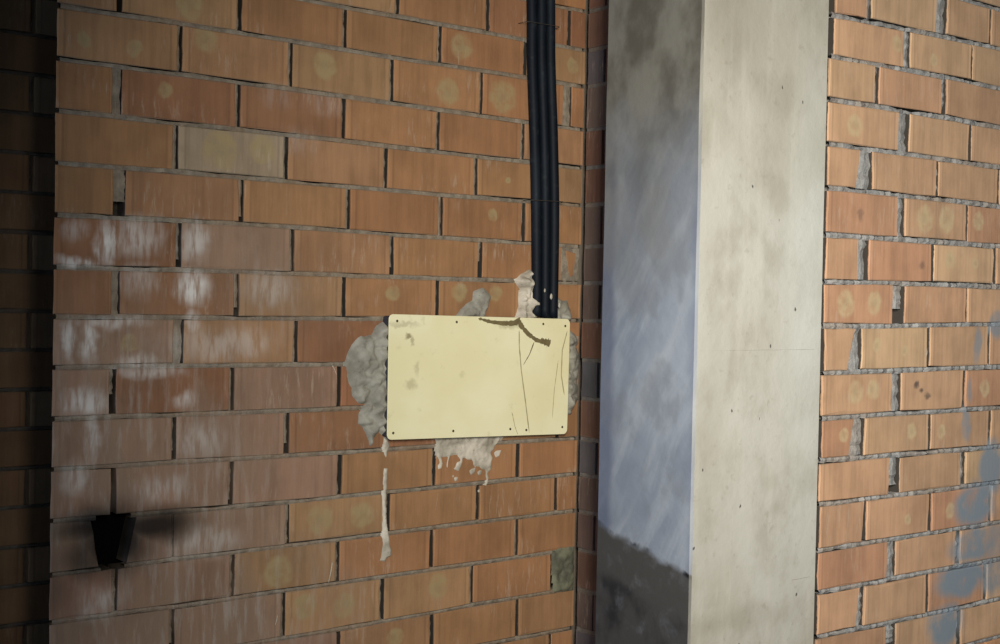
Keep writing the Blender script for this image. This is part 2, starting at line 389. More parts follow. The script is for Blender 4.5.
LV = {-1: [1.082, 1.342, 1.609, 1.8702, 2.1329], 0: [0.9511, 1.2112, 1.4696, 1.7298, 1.9909], 1: [1.0794, 1.3355, 1.597, 1.8553, 2.1313], 2: [0.949, 1.2113, 1.4701, 1.7287, 1.9874], 3: [1.074, 1.3271, 1.5849, 1.8435, 2.08], 4: [0.9564, 1.223, 1.4864, 1.742, 1.9948], 5: [1.0838, 1.3457, 1.6057, 1.8624, 2.120], 6: [0.952, 1.2154, 1.4793, 1.7371, 1.992], 7: [1.0871, 1.3589, 1.61, 1.862, 2.12], 8: [0.9489, 1.208, 1.4704, 1.732, 1.992], 9: [1.0794, 1.3403, 1.5999, 1.862, 2.12], 10: [0.9531, 1.2093, 1.4763, 1.7356, 1.992], 11: [1.0827, 1.3461, 1.6078, 1.8673, 2.119], 12: [0.959, 1.2163, 1.4749, 1.7324, 1.9927], 13: [1.0816, 1.3388, 1.5957, 1.8539, 2.1066], 14: [.952, 1.215, 1.4811, 1.739, 1.9991], 15: [1.083, 1.342, 1.602, 1.855, 2.1103]}
LW = {(2, 0): .02, (4, 0): .026, (6, 0): .018, (7, 0): .023, (-1, 0): .016, (1, 4): .030, (8, 0): .014}
LCOL = {-1: 'yyyorr', 0: 'yyoooy', 1: 'yyyooo', 2: 'orroop', 3: 'owpoop', 4: 'opoooo', 5: 'rdpooo', 6: 'rrpooo', 7: 'dyrooo',
        8: 'drdrro', 9: 'ddrroo', 10: 'dedooo', 11: 'ddyooo', 12: 'eeyooo', 13: 'ddyyoo', 14: 'dddyoy', 15: 'dddooo'}
LSP = [(0.882, 1.994, 0.016), (0.984, 1.992, 0.018), (1.136, 2.03, 0.029), (1.048, 1.915, 0.018), (1.1, 2.096, 0.031), (1.42, 2.014, 0.031), (1.794, 2.108, 0.033), (1.756, 1.993, 0.033), (1.922, 2.0, 0.042), (1.172, 1.804, 0.042), (1.269, 1.813, 0.032), (1.61, 1.512, 0.019), (1.802, 1.516, 0.022), (1.909, 1.518, 0.022), (1.898, 1.709, 0.015), (1.942, 1.798, 0.01), (0.983, 1.399, 0.02), (1.325, 0.896, 0.035), (1.427, 1.0, 0.034), (1.537, 1.002, 0.032), (1.754, 0.81, 0.031), (1.391, 0.812, 0.031), (1.496, 0.8, 0.03), (1.634, 0.707, 0.024), (2.144, 2.107, 0.02)]
Z0, YL = 2.05052, 2.480
def lz(k, x): return Z0 - .1 * k + (interp(KN, LK[k], x) if k in LK else 0)
wall = empty('wall_back', (1.5, YL, 0), kind='structure')
def wchild(o, par):   # keep world placement under a moved parent
    o.parent = par; o.matrix_parent_inverse = Matrix.Translation(par.location).inverted()
BT = .0048   # half a bed joint
def course(par, k, edges, widths, cols, zf, y0, depth, mat, spots, skew=None, tf=None, joined=None, gap_top=0):
    """edges: [start, joints..., end]; makes one brick between each pair"""
    n = len(edges) - 1
    for i in range(n):
        a = edges[i] + (widths.get((k, i - 1), .0122) / 2 if i else 0)
        b = edges[i + 1] - (widths.get((k, i), .0122) / 2 if i < n - 1 else 0)
        at, ab, bt, bb = a, a, b, b
        if skew and (k, i) in skew: bt, bb = b + skew[(k, i)][0], b + skew[(k, i)][1]
        if i and skew and (k, 'l', i) in skew: at += skew[(k, 'l', i)][0]; ab += skew[(k, 'l', i)][1]
        dz = [random.uniform(-.0007, .0007) for _ in range(4)]
        quad = [(at, zf(k - 1, a) - BT + dz[0]), (bt, zf(k - 1, b) - BT + dz[1]), (bb, zf(k, b) + BT + dz[2]), (ab, zf(k, a) + BT + dz[3])]
        if joined is not None:
            brick_geo(joined[0], joined[1], quad, depth, y0, jit=.0008, under=.026 if a < .83 else 0)
        else:
            o = make_brick(None, quad, depth, y0, mat, tint(cols[min(i, len(cols) - 1)]), spots, tf)
            wchild(o, par)

outer = ([], [])
for k in range(-6, 21):
    if k in LV:
        V = LV[k]
        if k == 11:     # the brick with the broken-out hole: two fragments either side of it
            zt = lambda x: lz(10, x) - BT
            zb = lambda x: lz(11, x) + BT
            for quad in ([(.828, zt(.828)), (.908, zt(.9) - .001), (.925, zb(.92)), (.828, zb(.828))],
                         [(1.003, zt(.97)), (V[0] - .005, zt(1.08)), (V[0] - .005, zb(1.08)), (.984, zb(.98))]):
                o = make_brick(None, quad, .06, YL, M['brick_left'], tint('d')); wchild(o, wall)
            course(wall, k, V + [2.188], {}, 'dyooo', lz, YL, .06, M['brick_left'], LSP)
        elif k == 5:    # last brick is broken, stuck in mortar
            course(wall, k, [.828] + V, {}, LCOL[k], lz, YL, .06, M['brick_left'], LSP)
            o = make_brick(None, [(2.138, 1.632), (2.172, 1.626), (2.166, 1.568), (2.150, 1.562)], .05, YL + .001, M['brick_left'], tint('o')); wchild(o, wall)
        elif k == 13:
            course(wall, k, [.828] + V, {}, LCOL[k], lz, YL, .06, M['brick_left'], LSP)
        elif k == 1:
            course(wall, k, [.828] + V + [2.188], LW, LCOL[k], lz, YL, .06, M['brick_left'], LSP)
        else:
            course(wall, k, [.828] + V + [2.188], LW, LCOL[k], lz, YL, .06, M['brick_left'], LSP)
    else:
        V = [.952 + .26 * i for i in range(5)] if k % 2 == 0 else [1.083 + .26 * i for i in range(5)]
        course(None, k, [.828] + V + [2.188], {}, 'o', lz, YL, .06, None, (), joined=outer)
def stuff(name, geo, mat, par, tintc=None, smooth=False):
    o = link(name, mesh(name, geo[0], geo[1], smooth), mat); o['kind'] = 'stuff'
    if tintc: o['tint'] = tintc
    wchild(o, par); return o
stuff('brick_courses', outer, M['brick_left'], wall, (.33, .16, .07))

def mortar(par, ks, V, widths, zf, y0, x0, x1, mat, rec, deep, skip=lambda k, x: False, rough=.0012, fillh=(.40, .72), lo_crack=.0022, name='mortar', tf=None):
    vs, fs = [], []
    for k in ks:            # bed joints
        pts = []; x = x0
        ph = random.uniform(0, 50)
        while x < x1:
            if skip(k, x):
                if len(pts) > 1: strip_geo(vs, fs, pts, y0 + rec, .02, jy=rough)
                pts = []; x += .012; continue
            z = zf(k, x); g = mn.noise(Vector((x * 9, k * 3.3, ph)))
            crack = max(0, g + .25) * lo_crack * 2
            # the crack opens under the upper brick in places, above the lower one in others
            hi = z + BT + .0006 - crack; lo = z - BT - .0006 + max(0, -g - .15) * lo_crack * 2
            pts.append((x, lo + random.uniform(-rough, rough) * .5, hi + random.uniform(-rough, rough) * .5)); x += .012
        if len(pts) > 1: strip_geo(vs, fs, pts, y0 + rec, .02, jy=rough)
    for k, vv in V.items():  # head joints, a part of each filled, leaving a dark slot at one side
        for i, x in enumerate(vv):
            wd_ = widths.get((k, i), .0122)
            zt, zb = zf(k - 1, x) - BT, zf(k, x) + BT
            if wd_ > .016: f = random.uniform(.78, .98); dp = rec + .003
            else: f = random.uniform(*fillh); dp = rec + random.uniform(.0015, .005)
            full = random.random()
            a = zb + (zt - zb) * (0 if full < .75 else random.uniform(.1, .5)); b = zt
            pts = []; n = 8
            for q in range(n + 1):
                z = a + (b - a) * q / n
                l = x - wd_ / 2 - .0006; h = x - wd_ / 2 + wd_ * f + random.uniform(-rough, rough) * 1.4
                if skip(k, x): continue
                pts.append((z, l, h))
            if len(pts) > 1: strip_geo(vs, fs, pts, y0 + dp, .02, jy=rough, vertical=True)
    o = link(name, mesh(name, vs, fs), mat); o['kind'] = 'stuff'; wchild(o, par)
    return o
hole = lambda k, x: (k in (10,) and .918 < x < .99) or (k == 11 and .93 < x < .975)
mortar(wall, range(-7, 21), LV, LW, lz, YL, .834, 2.188, M['mortar_left'], .0014, .03, skip=hole)
# core behind the bricks: open pocket behind the hole
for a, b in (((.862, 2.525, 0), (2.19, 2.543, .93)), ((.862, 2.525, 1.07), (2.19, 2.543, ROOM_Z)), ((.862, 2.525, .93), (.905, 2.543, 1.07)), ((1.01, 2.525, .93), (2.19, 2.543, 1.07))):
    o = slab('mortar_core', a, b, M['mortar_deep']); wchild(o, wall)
o = slab('hole_dark_backing', (.90, 2.538, .925), (1.02, 2.543, 1.075), M['hole_black']); wchild(o, wall)  # black sheet painted in for the dark depth of the hole

# ------------------------------------------------------------ return wall (thin brick return behind the column, faces left)
ret = empty('wall_side', (2.19, 2.25, 0), kind='structure')
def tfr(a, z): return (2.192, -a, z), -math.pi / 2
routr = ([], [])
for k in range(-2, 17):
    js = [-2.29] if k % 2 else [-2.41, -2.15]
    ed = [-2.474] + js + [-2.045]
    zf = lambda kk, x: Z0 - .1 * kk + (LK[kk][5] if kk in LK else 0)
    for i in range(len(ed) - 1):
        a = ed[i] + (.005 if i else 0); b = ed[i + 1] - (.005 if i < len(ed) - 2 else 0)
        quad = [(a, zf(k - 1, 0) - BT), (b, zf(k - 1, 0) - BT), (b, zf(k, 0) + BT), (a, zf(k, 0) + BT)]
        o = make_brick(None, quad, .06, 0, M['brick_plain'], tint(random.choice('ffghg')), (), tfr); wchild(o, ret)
vs, fs = [], []
for k in range(-2, 17):
    z = Z0 - .1 * k + (LK[k][5] if k in LK else 0)
    box_geo(vs, fs, (2.1945, 2.04, z - .0052), (2.21, 2.474, z + .0052))
box_geo(vs, fs, (2.203, 2.04, 0), (2.25, 2.478, ROOM_Z))
o = link('mortar', mesh('mortar', vs, fs), M['mortar_plain']); o['kind'] = 'stuff'; wchild(o, ret)

# ------------------------------------------------------------ far wall in the dark passage beyond the left end of the brick wall
far = empty('wall_far', (1.0, 3.29, 0), kind='structure')
zfar = lambda k, x: 2.149 - .1 * k
for k in range(-1, 20):
    j = [.777, 1.037, 1.297] if k % 2 == 0 else [.907, 1.167]
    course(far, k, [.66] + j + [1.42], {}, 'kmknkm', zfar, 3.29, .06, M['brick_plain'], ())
mortar(far, range(-2, 20), {k: ([1.037] if k % 2 == 0 else []) for k in range(-1, 20)}, {}, zfar, 3.29, .66, 1.42, M['mortar_plain'], .003, .03)
slab('wall_passage', (-2.6, 3.305, 0), (2.6, 3.42, ROOM_Z), M['render'], kind='structure')
slab('wall_passage_end', (2.2, 2.56, 0), (2.32, 3.30, ROOM_Z), M['render'], kind='structure')

# ------------------------------------------------------------ right wall
RKN = [2.28, 2.5, 2.75, 3.0]
RK = {0: [-0.0159, -0.0069, -0.0011, 0.0021], 1: [-0.0085, -0.0015, 0.0022, 0.003], 2: [-0.002, 0.0021, 0.0043, 0.003], 3: [0.0013, 0.0018, 0.0032, 0.0037], 4: [0.0036, 0.0051, 0.0055, 0.0043], 5: [-0.0004, 0.003, 0.0033, 0.0042], 6: [-0.003, -0.0005, 0.0014, 0.0015], 7: [-0.0012, -0.0015, 0.0038, 0.0062], 8: [-0.0063, -0.0056, -0.0029, -0.0027], 9: [-0.0052, -0.0053, -0.0069, -0.0075], 10: [0.0012, -0.0025, -0.0052, -0.0067], 11: [0.0025, 0.0014, 0.0004, 0.0019], 12: [0.0007, -0.0001, -0.0024, -0.0024], 13: [0.0072, 0.0054, 0.004, 0.0019], 14: [0.0086, 0.0035, -0.0014, -0.002]}
RV = {-1: [2.566, 2.836], 0: [2.4198, 2.7032, 2.914], 1: [2.5683, 2.8359], 2: [2.4548, 2.7222], 3: [2.5627, 2.8409], 4: [2.4242, 2.7028, 2.9694], 5: [2.5594, 2.8327], 6: [2.4227, 2.6926, 2.963], 7: [2.5601, 2.8402], 8: [2.4068, 2.6849, 2.9451], 9: [2.5595, 2.8381], 10: [2.4196, 2.6979, 2.9592], 11: [2.5613, 2.8429], 12: [2.4506, 2.7067, 2.9688], 13: [2.5556, 2.8303], 14: [2.4423, 2.7051, 2.9573], 15: [2.5624, 2.8429]}
RW = {(0, 0): .022, (0, 1): .046, (1, 0): .026, (1, 1): .012, (2, 0): .021, (2, 1): .021, (3, 0): .047, (3, 1): .012, (4, 0): .048, (4, 1): .015, (4, 2): .015, (5, 0): .034, (5, 1): .014, (6, 0): .038, (6, 1): .013, (6, 2): .015, (7, 0): .050, (7, 1): .012, (8, 0): .036, (8, 1): .013, (8, 2): .013, (9, 0): .038, (9, 1): .015, (10, 0): .046, (10, 1): .015, (10, 2): .013, (11, 0): .044, (11, 1): .022, (12, 0): .014, (12, 1): .016, (12, 2): .016, (13, 0): .036, (13, 1): .021, (14, 0): .023, (14, 1): .013, (14, 2): .015, (15, 0): .040, (15, 1): .02, (-1, 0): .02}
RCOL = {-1: 'cb', 0: 'cbab', 1: 'abba', 2: 'baaa', 3: 'abaa', 4: 'abab', 5: 'cacb', 6: 'acbb', 7: 'cabb', 8: 'abaa', 9: 'bacb', 10: 'cbab', 11: 'aaba', 12: 'aaca', 13: 'cabb', 14: 'aacb', 15: 'cabb'}
RSP = [(2.675, 2.094, 0.016), (2.527, 2.111, 0.021), (2.378, 1.909, 0.027), (2.651, 1.714, 0.033), (2.742, 1.716, 0.034), (2.885, 1.721, 0.025), (2.764, 1.619, 0.022), (2.872, 1.616, 0.015), (2.36, 1.508, 0.031), (2.466, 1.509, 0.028), (2.479, 1.412, 0.018), (2.586, 1.402, 0.014), (2.402, 1.308, 0.027), (2.465, 1.311, 0.025), (2.927, 1.303, 0.023), (2.62, 1.209, 0.022), (2.748, 1.201, 0.017), (2.365, 1.212, 0.018), (2.791, 1.004, 0.02), (2.613, 1.0, 0.014)]
SK = {(8, 0): (.010, -.018), (10, 0): (.004, -.010), (4, 0): (0, -.016), (14, 0): (.004, -.006), (12, 0): (.002, -.003)}
ZR, YR = 2.15856, 1.776
def rzj(k, x): return ZR - .1 * k + (interp(RKN, RK[k], x) if k in RK else 0)
rw = empty('wall_right', (3.2, YR, 0), kind='structure')
BT_l = BT; BT = .0062
router = ([], [])
RVall = {}
for k in range(-5, 22):
    par_ = k % 2 == 0
    V = list(RV.get(k, [2.425, 2.700, 2.965] if par_ else [2.562, 2.838]))
    while V[-1] < 3.1: V.append(V[-1] + .265)
    RVall[k] = V
    st = 2.286 + (.012 if k in (0, 1) else random.uniform(-.003, .006))
    if k in RV:
        course(rw, k, [st] + V, RW, RCOL[k], rzj, YR, .115, M['brick_right'], RSP, skew=SK)
        V2 = [V[-1] + .265 * i for i in range(6)]
    else:
        V2 = [st] + V + [V[-1] + .265 * i for i in range(1, 6)]
    course(None, k, V2, {}, 'a', rzj, YR, .115, None, (), joined=router)
stuff('brick_courses', router, M['brick_right'], rw, (.47, .245, .125))
mortar(rw, range(-6, 22), RVall, RW, rzj, YR, 2.29, 4.4, M['mortar_right'], .004, .03, rough=.003, fillh=(.3, .7), lo_crack=.003)
o = slab('mortar_core', (2.262, YR + .035, 0), (4.4, YR + .113, ROOM_Z), M['mortar_right']); wchild(o, rw)
# ragged filling between column and first bricks
vs, fs = [], []
pts = []
z = .4
while z < 2.5:
    pts.append((z, 2.254, 2.270 + random.uniform(0, .018) * (1 if random.random() < .65 else .3))); z += .014
strip_geo(vs, fs, pts, YR + .012, .03, jy=.006, vertical=True)
stuff('mortar_filling', (vs, fs), M['mortar_right'], rw)
BT = BT_l

# ------------------------------------------------------------ concrete column
def column():
    x0, x1, y0, y1 = 1.857, 2.2525, 1.755, 2.036
    bm = bmesh.new()
    prof = [(x0, y1), (x0, y0), (x1, y0), (x1, y1)]
    ch = .0045
    P = [(x0, y1 - ch), (x0, y0 + ch), (x0 + ch, y0), (x1 - ch, y0), (x1, y0 + ch), (x1, y1 - ch), (x1 - ch, y1), (x0 + ch, y1)]
    zs = []; z = 0
    while z < ROOM_Z: zs.append(z); z += .03
    zs += [1.4055, 1.4095, ROOM_Z]; zs = sorted(zs)
    rings = []
    for z in zs:
        ring = []
        for i, (x, y) in enumerate(P):
            j = .0007 * mn.noise(Vector((z * 5, i * 5, 2)))
            k_ = .0007 * mn.noise(Vector((z * 4, i * 7, 9)))
            ring.append(bm.verts.new((x + j, y + k_, z)))
        rings.append(ring)
    n = len(P)
    for a, b in zip(rings, rings[1:]):
        for i in range(n):
            j = (i + 1) % n
            bm.faces.new((a[i], a[j], b[j], b[i]))
    bm.faces.new(rings[0][::-1]); bm.faces.new(rings[-1])
    bmesh.ops.recalc_face_normals(bm, faces=bm.faces)
    me = D.meshes.new('column'); bm.to_mesh(me); bm.free()
    me.transform(Matrix.Translation((-2.055, -1.9, 0)))
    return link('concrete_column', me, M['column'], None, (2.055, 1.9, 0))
col = column()
col['label'] = 'square cast concrete column with pale front and dark-stained side tinted with bluish shade, between the two brick walls'
col['category'] = 'column'
# formwork seams: shallow fins of laitance across the front
def seam(xa, xb, z, hgt=.0016):
    pts = []; x = xa
    while x < xb:
        pts.append((x, z - hgt / 2 + .0008 * mn.noise(Vector((x * 30, z, 0))), z + hgt / 2 + .0008 * mn.noise(Vector((x * 30, z, 0))))); x += .02
    vs, fs = [], []; strip_geo(vs, fs, pts, 1.7547, .004, jy=.0002)
    o = link('formwork_seam', mesh('formwork_seam', vs, fs), M['seam']); wchild(o, col); return o
t = NT('seam_shadow_grey'); M['seam'] = t.done((.20, .18, .14), .9)
seam(1.868, 2.244, 1.407); seam(2.17, 2.246, .912)

# ------------------------------------------------------------ electrical box with cream cover
def q4(tl, tr, br, bl, u_, v_):
    a = [tl[i] + (tr[i] - tl[i]) * u_ for i in (0, 1)]; b = [bl[i] + (br[i] - bl[i]) * u_ for i in (0, 1)]
    return (a[0] + (b[0] - a[0]) * v_, a[1] + (b[1] - a[1]) * v_)
PC = ((1.5812, 1.4634), (2.1289, 1.4556), (2.1268, 1.1618), (1.5821, 1.1747))
eb = empty('electrical_box', (1.855, 2.47, 1.17))
eb['label'] = 'cream flat-covered electrical box with dirt runs, plastered into the brick wall under black cables'; eb['category'] = 'electrical box'
def rounded_plate(y0, y1, inset, rad, bev):
    W, Hh = .547, .29; out = []
    cs = [(rad, rad, math.pi), (W - rad, rad, 1.5 * math.pi), (W - rad, Hh - rad, 0), (rad, Hh - rad, .5 * math.pi)]
    for cx, cy, a0 in cs:
        for i in range(6):
            a = a0 + i * math.pi / 10; out.append((cx + rad * math.cos(a), cy + rad * math.sin(a)))
    def ringat(ins, y):
        pts = []
        for px, py in out:
            u_ = (px - W / 2) * (1 - 2 * ins / W) / W + .5; v_ = (py - Hh / 2) * (1 - 2 * ins / Hh) / Hh + .5
            x, z = q4(*PC, u_, v_); pts.append((x, y, z))
        return pts
    R = [ringat(inset + bev, y0), ringat(inset, y0 + bev), ringat(inset, y1)]
    vs = sum(R, []); n = len(out); fs = [tuple(range(n))]
    for k in range(2):
        for i in range(n): j = (i + 1) % n; fs.append((k * n + i, (k + 1) * n + i, (k + 1) * n + j, k * n + j))
    fs.append(tuple(range(2 * n, 3 * n))[::-1])
    me = mesh('plate', vs, fs); bm = bmesh.new(); bm.from_mesh(me); bmesh.ops.recalc_face_normals(bm, faces=bm.faces); bm.to_mesh(me); bm.free()
    return me
o = link('cover_plate', rounded_plate(2.449, 2.4515, 0, .012, .0008), M['cream']); wchild(o, eb)
o = link('box_body', rounded_plate(2.4516, 2.50, .004, .008, .0005), M['steel']); o['label'] = 'blue-grey box edge behind the cover'; wchild(o, eb)
def screw(x, z):
    bm = bmesh.new(); bmesh.ops.create_cone(bm, cap_ends=True, segments=10, radius1=.0034, radius2=.0024, depth=.0016)
    bmesh.ops.rotate(bm, verts=bm.verts, matrix=Matrix.Rotation(math.pi / 2, 3, 'X'))
    me = D.meshes.new('screw'); bm.to_mesh(me); bm.free()
    return link('screw', me, M['screw'], None, (x, 2.4484, z))
for x, z in [(1.6034, 1.4476), (1.772, 1.4461), (2.0396, 1.4425), (2.1125, 1.4377), (1.5981, 1.19), (1.7679, 1.1866), (1.9408, 1.1833), (1.9917, 1.1784), (2.1095, 1.1805)]:
    wchild(screw(x, z), eb)
def ribbon(name, pts, w0, w1, mat, y=2.4488, seed=0):
    """thin crust of dirt on the cover; pts smoothed, width w0 -> w1"""
    P = []
    for i in range(len(pts) - 1):
        for s_ in range(6):
            t_ = s_ / 6; P.append((pts[i][0] * (1 - t_) + pts[i + 1][0] * t_, pts[i][1] * (1 - t_) + pts[i + 1][1] * t_))
    P.append(pts[-1]); vs, fs = [], []
    n = len(P)
    for i, (x, z) in enumerate(P):
        a = P[max(0, i - 1)]; b = P[min(n - 1, i + 1)]; d = Vector((b[0] - a[0], b[1] - a[1])); d.normalize(); nn = Vector((-d.y, d.x))
        ww = (w0 + (w1 - w0) * i / (n - 1)) * (.65 + .6 * (mn.noise(Vector((i * .7, seed, 0))) + .5))
        if i in (0, n - 1): ww *= .2
        vs += [(x + nn.x * ww, y + .0004, z + nn.y * ww), (x, y - .0004, z), (x - nn.x * ww, y + .0004, z - nn.y * ww)]
    for i in range(n - 1):
        a = i * 3; fs += [(a, a + 1, a + 4, a + 3), (a + 1, a + 2, a + 5, a + 4)]
    return link(name, mesh(name, vs, fs, True), mat)
DR = [[(1.8358, 1.4553), (1.8723, 1.4472), (1.9125, 1.4435), (1.9436, 1.4441), (1.9656, 1.4491)], [(1.9559, 1.4565), (1.969, 1.4373), (1.9918, 1.4174), (2.018, 1.4024), (2.0507, 1.3948)],
      [(1.9629, 1.4273), (1.9639, 1.3902), (1.9718, 1.3282), (1.9865, 1.2533), (2.0015, 1.1705)], [(2.0116, 1.3975), (1.9964, 1.3652), (1.9779, 1.3405)], [(2.1196, 1.425), (2.1042, 1.3767), (2.1025, 1.3132), (2.114, 1.2619)], [(2.0915, 1.3514), (2.0803, 1.2756), (2.0756, 1.2049)], [(1.945, 1.225), (1.955, 1.19), (1.965, 1.168)]]
for i, (p, a, b, mt) in enumerate(zip(DR, (.004, .010, .0022, .0026, .002, .0014, .0014), (.011, .006, .0022, .0010, .0024, .0012, .001), ('grime', 'grime', 'grime_thin', 'grime', 'grime_thin', 'grime_thin', 'grime_thin'))):
    wchild(ribbon('dirt_run', p, a, b, M[mt], seed=i * 3), eb)
wchild(ribbon('dirt_run', [(2.030, 1.402), (2.043, 1.398), (2.056, 1.3955), (2.064, 1.393)], .009, .014, M['grime'], seed=31), eb)

# ------------------------------------------------------------ plaster smears (stuck to the wall: parts of it)
def blob(name, poly, T, mat, label=None, cell=.0035, toward=None, base=YL, warp=.004, ridges=1.0, seed=0, par=wall, edge=.009, tmin=.003):
    xs = [p[0] for p in poly]; zs = [p[1] for p in poly]
    x0, x1, z0, z1 = min(xs) - .012, max(xs) + .012, min(zs) - .012, max(zs) + .012
    nx = int((x1 - x0) / cell) + 1; nz = int((z1 - z0) / cell) + 1
    def sd(x, z):
        best = 9; ins = False; n = len(poly)
        for i in range(n):
            ax, az = poly[i]; bx, bz = poly[(i + 1) % n]
            dx, dz = bx - ax, bz - az; t_ = max(0, min(1, ((x - ax) * dx + (z - az) * dz) / (dx * dx + dz * dz + 1e-12)))
            best = min(best, math.hypot(x - ax - t_ * dx, z - az - t_ * dz))
            if (az > z) != (bz > z) and x < (bx - ax) * (z - az) / (bz - az) + ax: ins = not ins
        return best if ins else -best
    vs = []; H = []
    for j in range(nz + 1):
        for i in range(nx + 1):
            x = x0 + i * cell; z = z0 + j * cell
            wx = warp * mn.noise(Vector((x * 60, z * 60, seed))); wz = warp * mn.noise(Vector((x * 60, z * 60, seed + 9)))
            d = sd(x + wx, z + wz)
            tt = T
            if toward: tt = tmin + (T - tmin) * max(0, min(1, toward(x, z)))
            if d <= 0: h = max(-.004, d * .8)
            else:
                s_ = min(1, d / edge) ** .5
                fold = abs(mn.noise(Vector((x * 22, z * 34, seed + 4)))) * 1.3 + .3 * mn.noise(Vector((x * 90, z * 90, seed)))
                h = s_ * tt * (1 - .55 * ridges + .9 * ridges * fold)
            H.append(h); vs.append((x, base - h, z))
    fs = []
    W = nx + 1
    for j in range(nz):
        for i in range(nx):
            a = j * W + i; q = (a, a + 1, a + W + 1, a + W)
            if max(H[v] for v in q) > -.0005: fs.append(q)
    me = mesh(name, vs, fs, True)
    bm = bmesh.new(); bm.from_mesh(me)
    bmesh.ops.delete(bm, geom=[v for v in bm.verts if not v.link_faces], context='VERTS'); bm.to_mesh(me); bm.free()
    o = link(name, me, mat); wchild(o, par)
    if label: o['label'] = label
    return o
B = {
 'left': [(1.5927, 1.4444), (1.5684, 1.4351), (1.5527, 1.4121), (1.5233, 1.4099), (1.5025, 1.3918), (1.4899, 1.3669), (1.4824, 1.3489), (1.4857, 1.3172), (1.4993, 1.2942), (1.505, 1.2713), (1.5239, 1.257), (1.5426, 1.2564), (1.5216, 1.2388), (1.5221, 1.216), (1.5385, 1.197), (1.5497, 1.1711), (1.5581, 1.1592), (1.5684, 1.1817), (1.5762, 1.1952), (1.5959, 1.171), (1.6096, 1.1703), (1.6121, 1.3098), (1.6091, 1.4445)],
 'bottom': [(1.7337, 1.183), (1.7403, 1.1492), (1.7466, 1.1273), (1.7476, 1.0865), (1.7562, 1.0908), (1.7584, 1.1242), (1.7703, 1.1187), (1.7709, 1.0898), (1.7767, 1.0942), (1.779, 1.123), (1.8027, 1.1264), (1.809, 1.1091), (1.7886, 1.0934), (1.8127, 1.0821), (1.8179, 1.1134), (1.8422, 1.107), (1.8639, 1.0885), (1.8856, 1.0822), (1.892, 1.0694), (1.8895, 1.0474), (1.8715, 1.029), (1.884, 1.0207), (1.8957, 1.0469), (1.9012, 1.0762), (1.9101, 1.0904), (1.9091, 1.1301), (1.9335, 1.1535), (1.9456, 1.1728)],
 'topleft': [(1.7859, 1.4551), (1.8034, 1.4697), (1.8209, 1.4868), (1.8417, 1.4992), (1.8443, 1.5187), (1.8715, 1.529), (1.8966, 1.5099), (1.8879, 1.4852), (1.8763, 1.4557)],
 'cableleft': [(1.9702, 1.4514), (1.9853, 1.4865), (1.9815, 1.5089), (1.9873, 1.5315), (1.9709, 1.5511), (1.9928, 1.5667), (2.0184, 1.5774), (2.038, 1.573), (2.0412, 1.4518)],
 'cableright': [(2.0974, 1.4522), (2.1027, 1.5033), (2.1127, 1.5086), (2.1229, 1.5037), (2.1398, 1.5039), (2.1542, 1.4783), (2.1516, 1.4473)],
 'right': [(2.1318, 1.4267), (2.1689, 1.4189), (2.1717, 1.4086), (2.187, 1.4111), (2.184, 1.3929), (2.1774, 1.3826), (2.188, 1.359), (2.187, 1.3173), (2.184, 1.2965), (2.188, 1.2491), (2.1809, 1.2343), (2.1677, 1.2349), (2.1651, 1.2064), (2.1378, 1.2075)],
 'drip1': [(1.593, 1.1758), (1.604, 1.1753), (1.6072, 1.1565), (1.602, 1.1428), (1.5996, 1.1267), (1.5911, 1.1388), (1.5879, 1.1576)],
 'drip2': [(1.5925, 1.1061), (1.6038, 1.1056), (1.6043, 1.0823), (1.6021, 1.0545), (1.6015, 1.0197), (1.6036, 0.9846), (1.6099, 0.949), (1.6191, 0.9084), (1.6165, 0.8993), (1.6046, 0.8958), (1.602, 0.8868), (1.5855, 0.8909), (1.5908, 0.8997), (1.5929, 0.9273), (1.5934, 0.9853), (1.5924, 1.0319), (1.5886, 1.0786)],
 'patch': [(2.1135, 0.8543), (2.1369, 0.8636), (2.184, 0.8632), (2.186, 0.7734), (2.183, 0.748), (2.1229, 0.7526), (2.1113, 0.8107)]}
blob('plaster_smear', B['left'], .026, M['plaster_grey'], 'lumpy grey plaster smeared left of the cream cover', toward=lambda x, z: (x - 1.48) / .10, seed=1)
blob('plaster_smear', B['bottom'], .008, M['plaster_white'], 'pale plaster splash with drips under the cream cover', seed=2, cell=.0025, edge=.004, warp=.008, toward=lambda x, z: (z - 1.08) / .08, tmin=.0035)
blob('plaster_smear', B['topleft'], .016, M['plaster_grey'], 'two-lobed grey plaster lump above the cream cover', seed=3, toward=lambda x, z: (1.53 - z) / .07)
blob('plaster_smear', B['cableleft'], .030, M['plaster_white'], 'crumpled off-white plaster beside the cables', seed=4)
blob('plaster_smear', B['cableright'], .018, M['plaster_grey'], 'small pale plaster lump right of the cables', seed=5)
blob('plaster_smear', B['right'], .022, M['plaster_grey'], 'wrinkled grey plaster right of the cream cover', seed=6, toward=lambda x, z: (2.20 - x) / .05)
blob('plaster_drip', B['drip1'], .005, M['plaster_white'], cell=.002, edge=.004, warp=.002, seed=7)
blob('plaster_drip', B['drip2'], .006, M['plaster_white'], 'long thin plaster drip running down below the cover', cell=.002, edge=.004, warp=.002, seed=8)
blob('cement_patch', B['patch'], .006, M['cement_green'], 'greenish cement patch low in the corner', seed=9)
blob('cement_patch', [(2.118, 1.640), (2.185, 1.636), (2.186, 1.555), (2.118, 1.555)], .0018, M['mortar_left'], seed=12, base=YL + .004)
